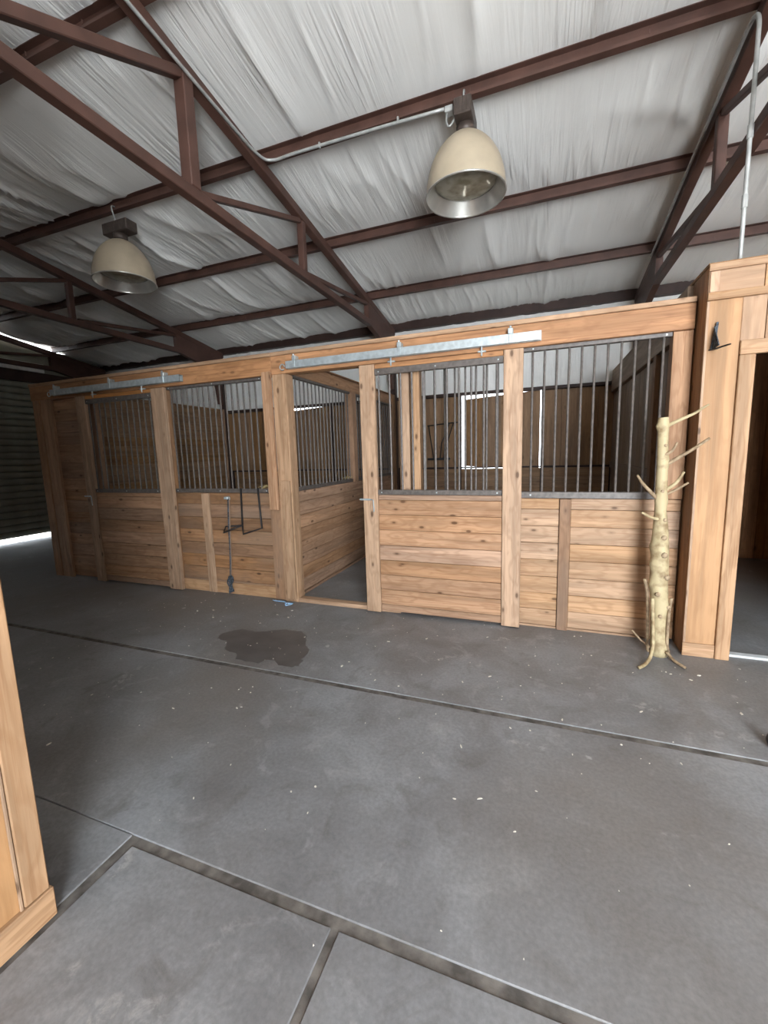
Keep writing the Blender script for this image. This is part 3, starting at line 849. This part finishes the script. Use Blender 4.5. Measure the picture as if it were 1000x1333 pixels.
# ------------------------------------------------------------------ conduits
t = empty('conduit_pipe', (-2.5, 3.8, 4.4), 'galvanised conduit running down the middle truss and along to the nearer lamp', 'conduit')
pts = [(-2.535, 1.3, 4.62), (-2.53, 2.3, 4.47), (-2.53, 3.0, 4.40)]
tube('pipe', smooth_path([(-2.53, 1.3, 4.64), (-2.53, 2.2, 4.51), (-2.53, 3.3, 4.40), (-2.52, 3.66, 4.375), (-2.44, 3.77, 4.375), (-2.2, 3.785, 4.385), (-1.5, 3.785, 4.375), (-0.805, 3.79, 4.36)], 8), 0.013, 'conduit', t, 8)
for x in (-1.95, -1.2):
    box('strap', x-0.008, x+0.008, 3.775, 3.80, 4.36, 4.41, 'conduit', t)
t = empty('conduit_pipe', (1.235, 3.735, 2.832), 'galvanised conduit bending off the right truss and dropping to the tack room roof', 'conduit')
tube('pipe', smooth_path([(1.232, 6.5, 3.96), (1.232, 5.2, 4.16), (1.232, 4.3, 4.29), (1.232, 3.97, 4.34), (1.232, 3.82, 4.34), (1.235, 3.745, 4.27), (1.235, 3.735, 4.1), (1.235, 3.735, 3.5), (1.235, 3.735, 2.832)], 8), 0.014, 'conduit', t, 8)
for z in (3.62, 3.2):
    bar('coupling', 1.235, 3.735, z-0.04, z+0.04, 0.019, 'conduit', t)

# ------------------------------------------------------------------ peeled log stand
t = empty('peeled_log_stand', (0.875, 3.586, 0), 'pale peeled tree trunk standing upright with bare branch stubs for pegs', 'log stand')
YT = 3.60
ctrl = [(0.878, 0.0, .060), (0.868, .2, .056), (0.862, .40, .058), (0.850, .55, .061), (0.846, .72, .060), (0.842, .86, .058), (0.838, 1.0, .050), (0.832, 1.12, .039), (0.828, 1.3, .038), (0.824, 1.5, .036), (0.818, 1.68, .034), (0.816, 1.74, .038), (0.814, 1.80, .034)]
sp = smooth_path([(x, YT, z) for x, z, r in ctrl], 5)
rr_ = []
for i in range(len(ctrl)-1):
    for k in range(5): rr_.append(ctrl[i][2]+(ctrl[i+1][2]-ctrl[i][2])*k/5)
rr_.append(ctrl[-1][2])
v, f = tube_geo([Vector(p_)-Vector(sp[0]) for p_ in sp], rr_, 16)
KN = [(0.93, 4.9, .021), (0.80, 4.95, .024), (0.63, 5.3, .024), (0.50, 4.4, .020), (1.06, 5.1, .016), (1.60, 5.0, .013), (0.33, 4.6, .016), (1.27, 4.7, .013), (0.40, 5.5, .018)]
knob = [(0.30, 2.2), (0.72, 3.6), (1.21, 3.6), (1.74, 3.3), (0.5, 0.5), (0.85, 3.0), (1.2, 6.0), (0.56, 3.5), (1.48, 5.9)] + [(a_, b_) for a_, b_, c_ in KN]
vv = []
for i, q in enumerate(v):
    ring_i = i//16; an = 2*math.pi*(i % 16)/16
    c = Vector(sp[ring_i])-Vector(sp[0]); d = Vector(q)-c
    s = 1.0
    for kz, ka in knob:
        da = math.atan2(math.sin(an-ka), math.cos(an-ka))
        s += 0.28*math.exp(-((c.z-kz)/0.028)**2-(da/0.42)**2)
    s += random.uniform(-.015, .015)
    vv.append(c+d*s)
link('trunk', mesh_from('trunk', vv, f, 'peeled', True), t, sp[0])
def branch(pts, r0, r1, mat='peeled', name='branch'):
    pp = smooth_path(pts, 4); n_ = len(pp)
    tube(name, pp, [r0+(r1-r0)*i/(n_-1) for i in range(n_)], mat, t, 7)
ya = YT-0.03
branch([(0.835, YT, 1.735), (0.90, ya, 1.772), (0.99, ya, 1.815), (1.035, ya-.02, 1.85), (1.065, ya-.03, 1.87)], .014, .006)
branch([(0.825, YT-.02, 1.53), (0.87, YT-.04, 1.56), (0.898, YT-.05, 1.62)], .013, .007, 'twig')
branch([(0.84, YT, 1.455), (0.92, ya, 1.515), (1.0, ya, 1.57), (1.08, ya-.04, 1.642)], .016, .009, 'twig')
branch([(0.845, YT, 1.27), (0.91, ya, 1.33), (0.955, ya, 1.41)], .014, .009)
branch([(0.85, YT, 1.24), (0.91, ya, 1.28), (0.978, ya-.03, 1.335)], .011, .008, 'twig')
branch([(0.815, YT-.01, 1.20), (0.75, ya, 1.27), (0.70, ya, 1.33), (0.66, ya-.02, 1.39)], .015, .009, 'twig')
branch([(0.825, YT-.02, 1.06), (0.76, ya-.03, 1.08), (0.695, ya-.05, 1.118)], .012, .009)
for kz, ka, rs in KN:
    rad = np.interp(kz, [c_[1] for c_ in ctrl], [c_[2] for c_ in ctrl]); xx = np.interp(kz, [c_[1] for c_ in ctrl], [c_[0] for c_ in ctrl])
    dr = Vector((math.sin(ka+math.pi/2)*0+math.cos(ka), math.sin(ka), 0.0))
    a_ = Vector((xx, YT, kz))
    tube('knot', [a_+dr*(rad*0.9), a_+dr*(rad*1.25), a_+dr*(rad*1.32)], [rs, rs*0.9, rs*0.5], 'twig', t, 8)
branch([(0.800, YT-.07, 0.47), (0.812, YT-.075, 0.28), (0.818, YT-.085, 0.12), (0.785, YT-.17, 0.045), (0.735, YT-.25, 0.02), (0.69, YT-.30, 0.014)], .013, .012, 'peeled', 'root')
branch([(0.752, YT-.02, 0.60), (0.775, YT-.02, 0.48), (0.79, YT-.01, 0.30), (0.80, YT, 0.06), (0.81, YT+.01, 0.012)], .012, .010, 'twig', 'root')
branch([(0.928, YT-.04, 0.47), (0.915, YT-.05, 0.33), (0.918, YT-.04, 0.12), (0.945, YT+.01, 0.02)], .011, .012, 'twig', 'root')
branch([(0.915, YT-.05, 0.05), (0.95, YT-.12, 0.02), (1.0, YT-.20, 0.012)], .013, .010, 'twig', 'root')
branch([(0.70, YT+.05, 0.155), (0.76, YT+.03, 0.09), (0.82, YT, 0.05)], .008, .009, 'twig', 'root')

# ------------------------------------------------------------------ things hanging on the left stall front
t = empty('wire_rack', (-3.1, 3.85, 0.75), 'black wire blanket rack hooked over the left stall rail', 'wire rack')
tube('hanger_wire', [(-3.165, 3.848, 1.262), (-3.18, 3.848, 0.83), (-3.07, 3.72, 0.765), (-2.91, 3.84, 0.815), (-2.935, 3.848, 1.262)], 0.011, 'wire', t, 6)
tube('arm_wire', [(-3.18, 3.85, 0.835), (-3.42, 3.85, 0.815), (-3.36, 3.74, 0.765), (-3.17, 3.84, 0.84)], 0.009, 'wire', t, 6)
t = empty('lead_rope', (-3.37, 3.85, 0.0), 'dark lead rope clipped below the rail, hanging down to a tangled end', 'rope')
tube('rope', smooth_path([(-3.345, 3.84, 1.14), (-3.365, 3.838, 0.8), (-3.372, 3.838, 0.55), (-3.39, 3.835, 0.28), (-3.395, 3.83, 0.18)], 6), 0.011, 'rope', t, 7)
tube('rope', smooth_path([(-3.325, 3.835, 1.13), (-3.345, 3.832, 0.8), (-3.36, 3.832, 0.45), (-3.38, 3.825, 0.2)], 6), 0.007, 'old_z', t, 6)
kn = []
for i in range(60):
    a = i*0.9
    kn.append((-3.385+0.03*math.cos(a*1.3)*(0.6+0.4*math.sin(a*.37)), 3.815+0.02*math.sin(a*1.1), 0.03+0.24*abs(((i*7) % 60)/60-0.5)*2*0.9))
tube('tangle', smooth_path(kn, 3), 0.007, 'rope', t, 6)
clip = box('clip', -3.395, -3.345, 3.825, 3.859, 1.135, 1.165, 'galv', t)
tube('ring', [(-3.345+0.02*math.cos(a), 3.845, 1.145+0.02*math.sin(a)) for a in [i*math.pi/6 for i in range(13)]], 0.005, 'galv', clip, 6)
# hay tufts on the rails
def tuft(name, c, n, L_, label, axis):
    V, Fc = [], []
    for i in range(n):
        a = random.uniform(-0.5, 0.5); e = random.uniform(-0.1, 0.5)
        d = Vector((math.cos(a), math.sin(a), e)) if axis == 'x' else Vector((math.sin(a), math.cos(a), e))
        s = Vector((random.uniform(-L_, L_)*(axis == 'x'), random.uniform(-L_, L_)*(axis == 'y'), random.uniform(0.004, 0.02)))
        ln = random.uniform(0.05, 0.13)
        vv_, ff = tube_geo([s-d*ln/2, s+Vector((0, 0, 0.008)), s+d*ln/2+Vector((0, 0, random.uniform(-.01, .02)))], 0.0022, 3)
        o_ = len(V); V += vv_; Fc += [tuple(k+o_ for k in q) for q in ff]
    mn = min(q.z for q in V)
    V = [q-Vector((0, 0, mn)) for q in V]
    o = link(name, mesh_from(name, V, Fc, 'hay'), None, c)
    return tag(o, label, 'hay', kind='stuff')
tuft('hay_tuft', (-2.605, 5.5, 1.251), 26, 0.16, 'wisp of dry hay lying on the rail between the stalls', 'y')
tuft('hay_tuft', (-2.88, 3.90, 1.253), 14, 0.05, 'few pale stalks of hay on the left stall rail beside the post', 'x')
t = empty('baling_twine', (-2.62, 3.76, 0.0), 'scrap of pale blue baling twine on the floor at the doorway post', 'twine')
tube('strand', smooth_path([(-2.80, 3.80, 0.006), (-2.72, 3.77, 0.014), (-2.64, 3.79, 0.006), (-2.58, 3.74, 0.012), (-2.52, 3.77, 0.006), (-2.56, 3.70, 0.006), (-2.60, 3.75, .016)], 5), 0.006, 'twine', t, 6)
# hay rack on the back wall of the right stall
t = empty('wall_hay_rack', (-1.75, 7.6, 1.46), 'thin dark metal corner feed rack on the right stall back wall', 'feed rack')
tube('frame_wire', [(-1.98, 7.64, 2.08), (-1.42, 7.64, 2.12)], 0.010, 'wire', t, 6)
tube('frame_wire', [(-1.96, 7.64, 2.08), (-1.86, 7.60, 1.48)], 0.010, 'wire', t, 6)
tube('frame_wire', [(-1.58, 7.64, 2.10), (-1.70, 7.55, 1.75), (-1.74, 7.60, 1.48)], 0.010, 'wire', t, 6)
tube('frame_wire', [(-1.50, 7.64, 2.11), (-1.62, 7.55, 1.70), (-1.68, 7.60, 1.48)], 0.010, 'wire', t, 6)
box('tray', -1.97, -1.56, 7.58, 7.655, 1.455, 1.495, 'wire', t)

# ------------------------------------------------------------------ floor details
def blob(name, outline, z, mat, label, cat, th=0.002):
    o = prism(name, outline, 'z', 0.0005, z+th, mat)
    return tag(o, label, cat)
def ragged(pts, n=6, amp=0.02):
    pp = smooth_path([(a, b_, 0) for a, b_ in pts]+[(pts[0][0], pts[0][1], 0)], n)[:-1]
    return [(q.x+random.uniform(-amp, amp), q.y+random.uniform(-amp, amp)) for q in pp]
blob('water_puddle', ragged([(-2.72, 2.93), (-2.62, 3.04), (-2.42, 3.05), (-2.25, 3.14), (-2.05, 3.16), (-1.94, 3.08), (-1.86, 2.95), (-1.78, 2.86), (-1.76, 2.74), (-1.72, 2.60), (-1.86, 2.56), (-1.98, 2.62), (-2.06, 2.55), (-2.25, 2.54), (-2.34, 2.62), (-2.48, 2.66), (-2.56, 2.78), (-2.70, 2.82)], 5, 0.013), 0.0, 'wet', 'dark wet patch drying on the concrete in front of the left stall', 'puddle', 0.0015)
V, Fc = [], []
def chip(x, y, r, hgt, el=1.0):
    a0 = random.uniform(0, 6.28); k = random.randint(5, 7); o_ = len(V)
    pts = []
    for i in range(k):
        a = a0+2*math.pi*i/k; q = r*random.uniform(.6, 1.1)
        px, py = q*math.cos(a)*el, q*math.sin(a)
        pts.append((x+px*math.cos(a0)-py*math.sin(a0), y+px*math.sin(a0)+py*math.cos(a0)))
    V.extend([(p_[0], p_[1], 0.0005) for p_ in pts]); V.extend([(p_[0]*.9+x*.1, p_[1]*.9+y*.1, hgt) for p_ in pts])
    Fc.append(tuple(o_+k+i for i in range(k)))
    for i in range(k): Fc.append((o_+i, o_+(i+1) % k, o_+k+(i+1) % k, o_+k+i))
for i in range(260):
    y = 0.9+2.95*random.random()**0.8; x = random.uniform(-4.0, 1.6)
    if 1.06 < y < 1.12 or 2.42 < y < 2.49: continue
    if x < -1.6 and y < 0.85: continue
    chip(x, y, random.choice((.002, .003, .003, .004, .006)), 0.003, random.choice((1, 1.3, 2.5)))
for x, y in ((-1.4, 2.7), (-1.2, 3.2), (-0.9, 3.35), (-3.4, 3.3), (-3.1, 3.2), (-2.5, 3.45), (-2.35, 3.42), (1.06, 3.33), (1.15, 2.9)):
    chip(x, y, .009, 0.004, 1.8)
o = link('straw_chips', mesh_from('straw_chips', V, Fc, 'chip'))
tag(o, 'scattered pale wood chips and straw bits over the concrete floor', 'chips', kind='stuff')
lathe_o = lathe('rubber_ball', [(0.0, 0.0)]+[(0.04*math.sin(a), 0.045-0.045*math.cos(a)) for a in [math.pi*k/10 for k in range(1, 10)]]+[(0.0, 0.09)], 'black', None, (1.185, 2.60, 0.0), 20)
tag(lathe_o, 'small rounded black rubber thing on the floor at the right picture edge', 'rubber ball')
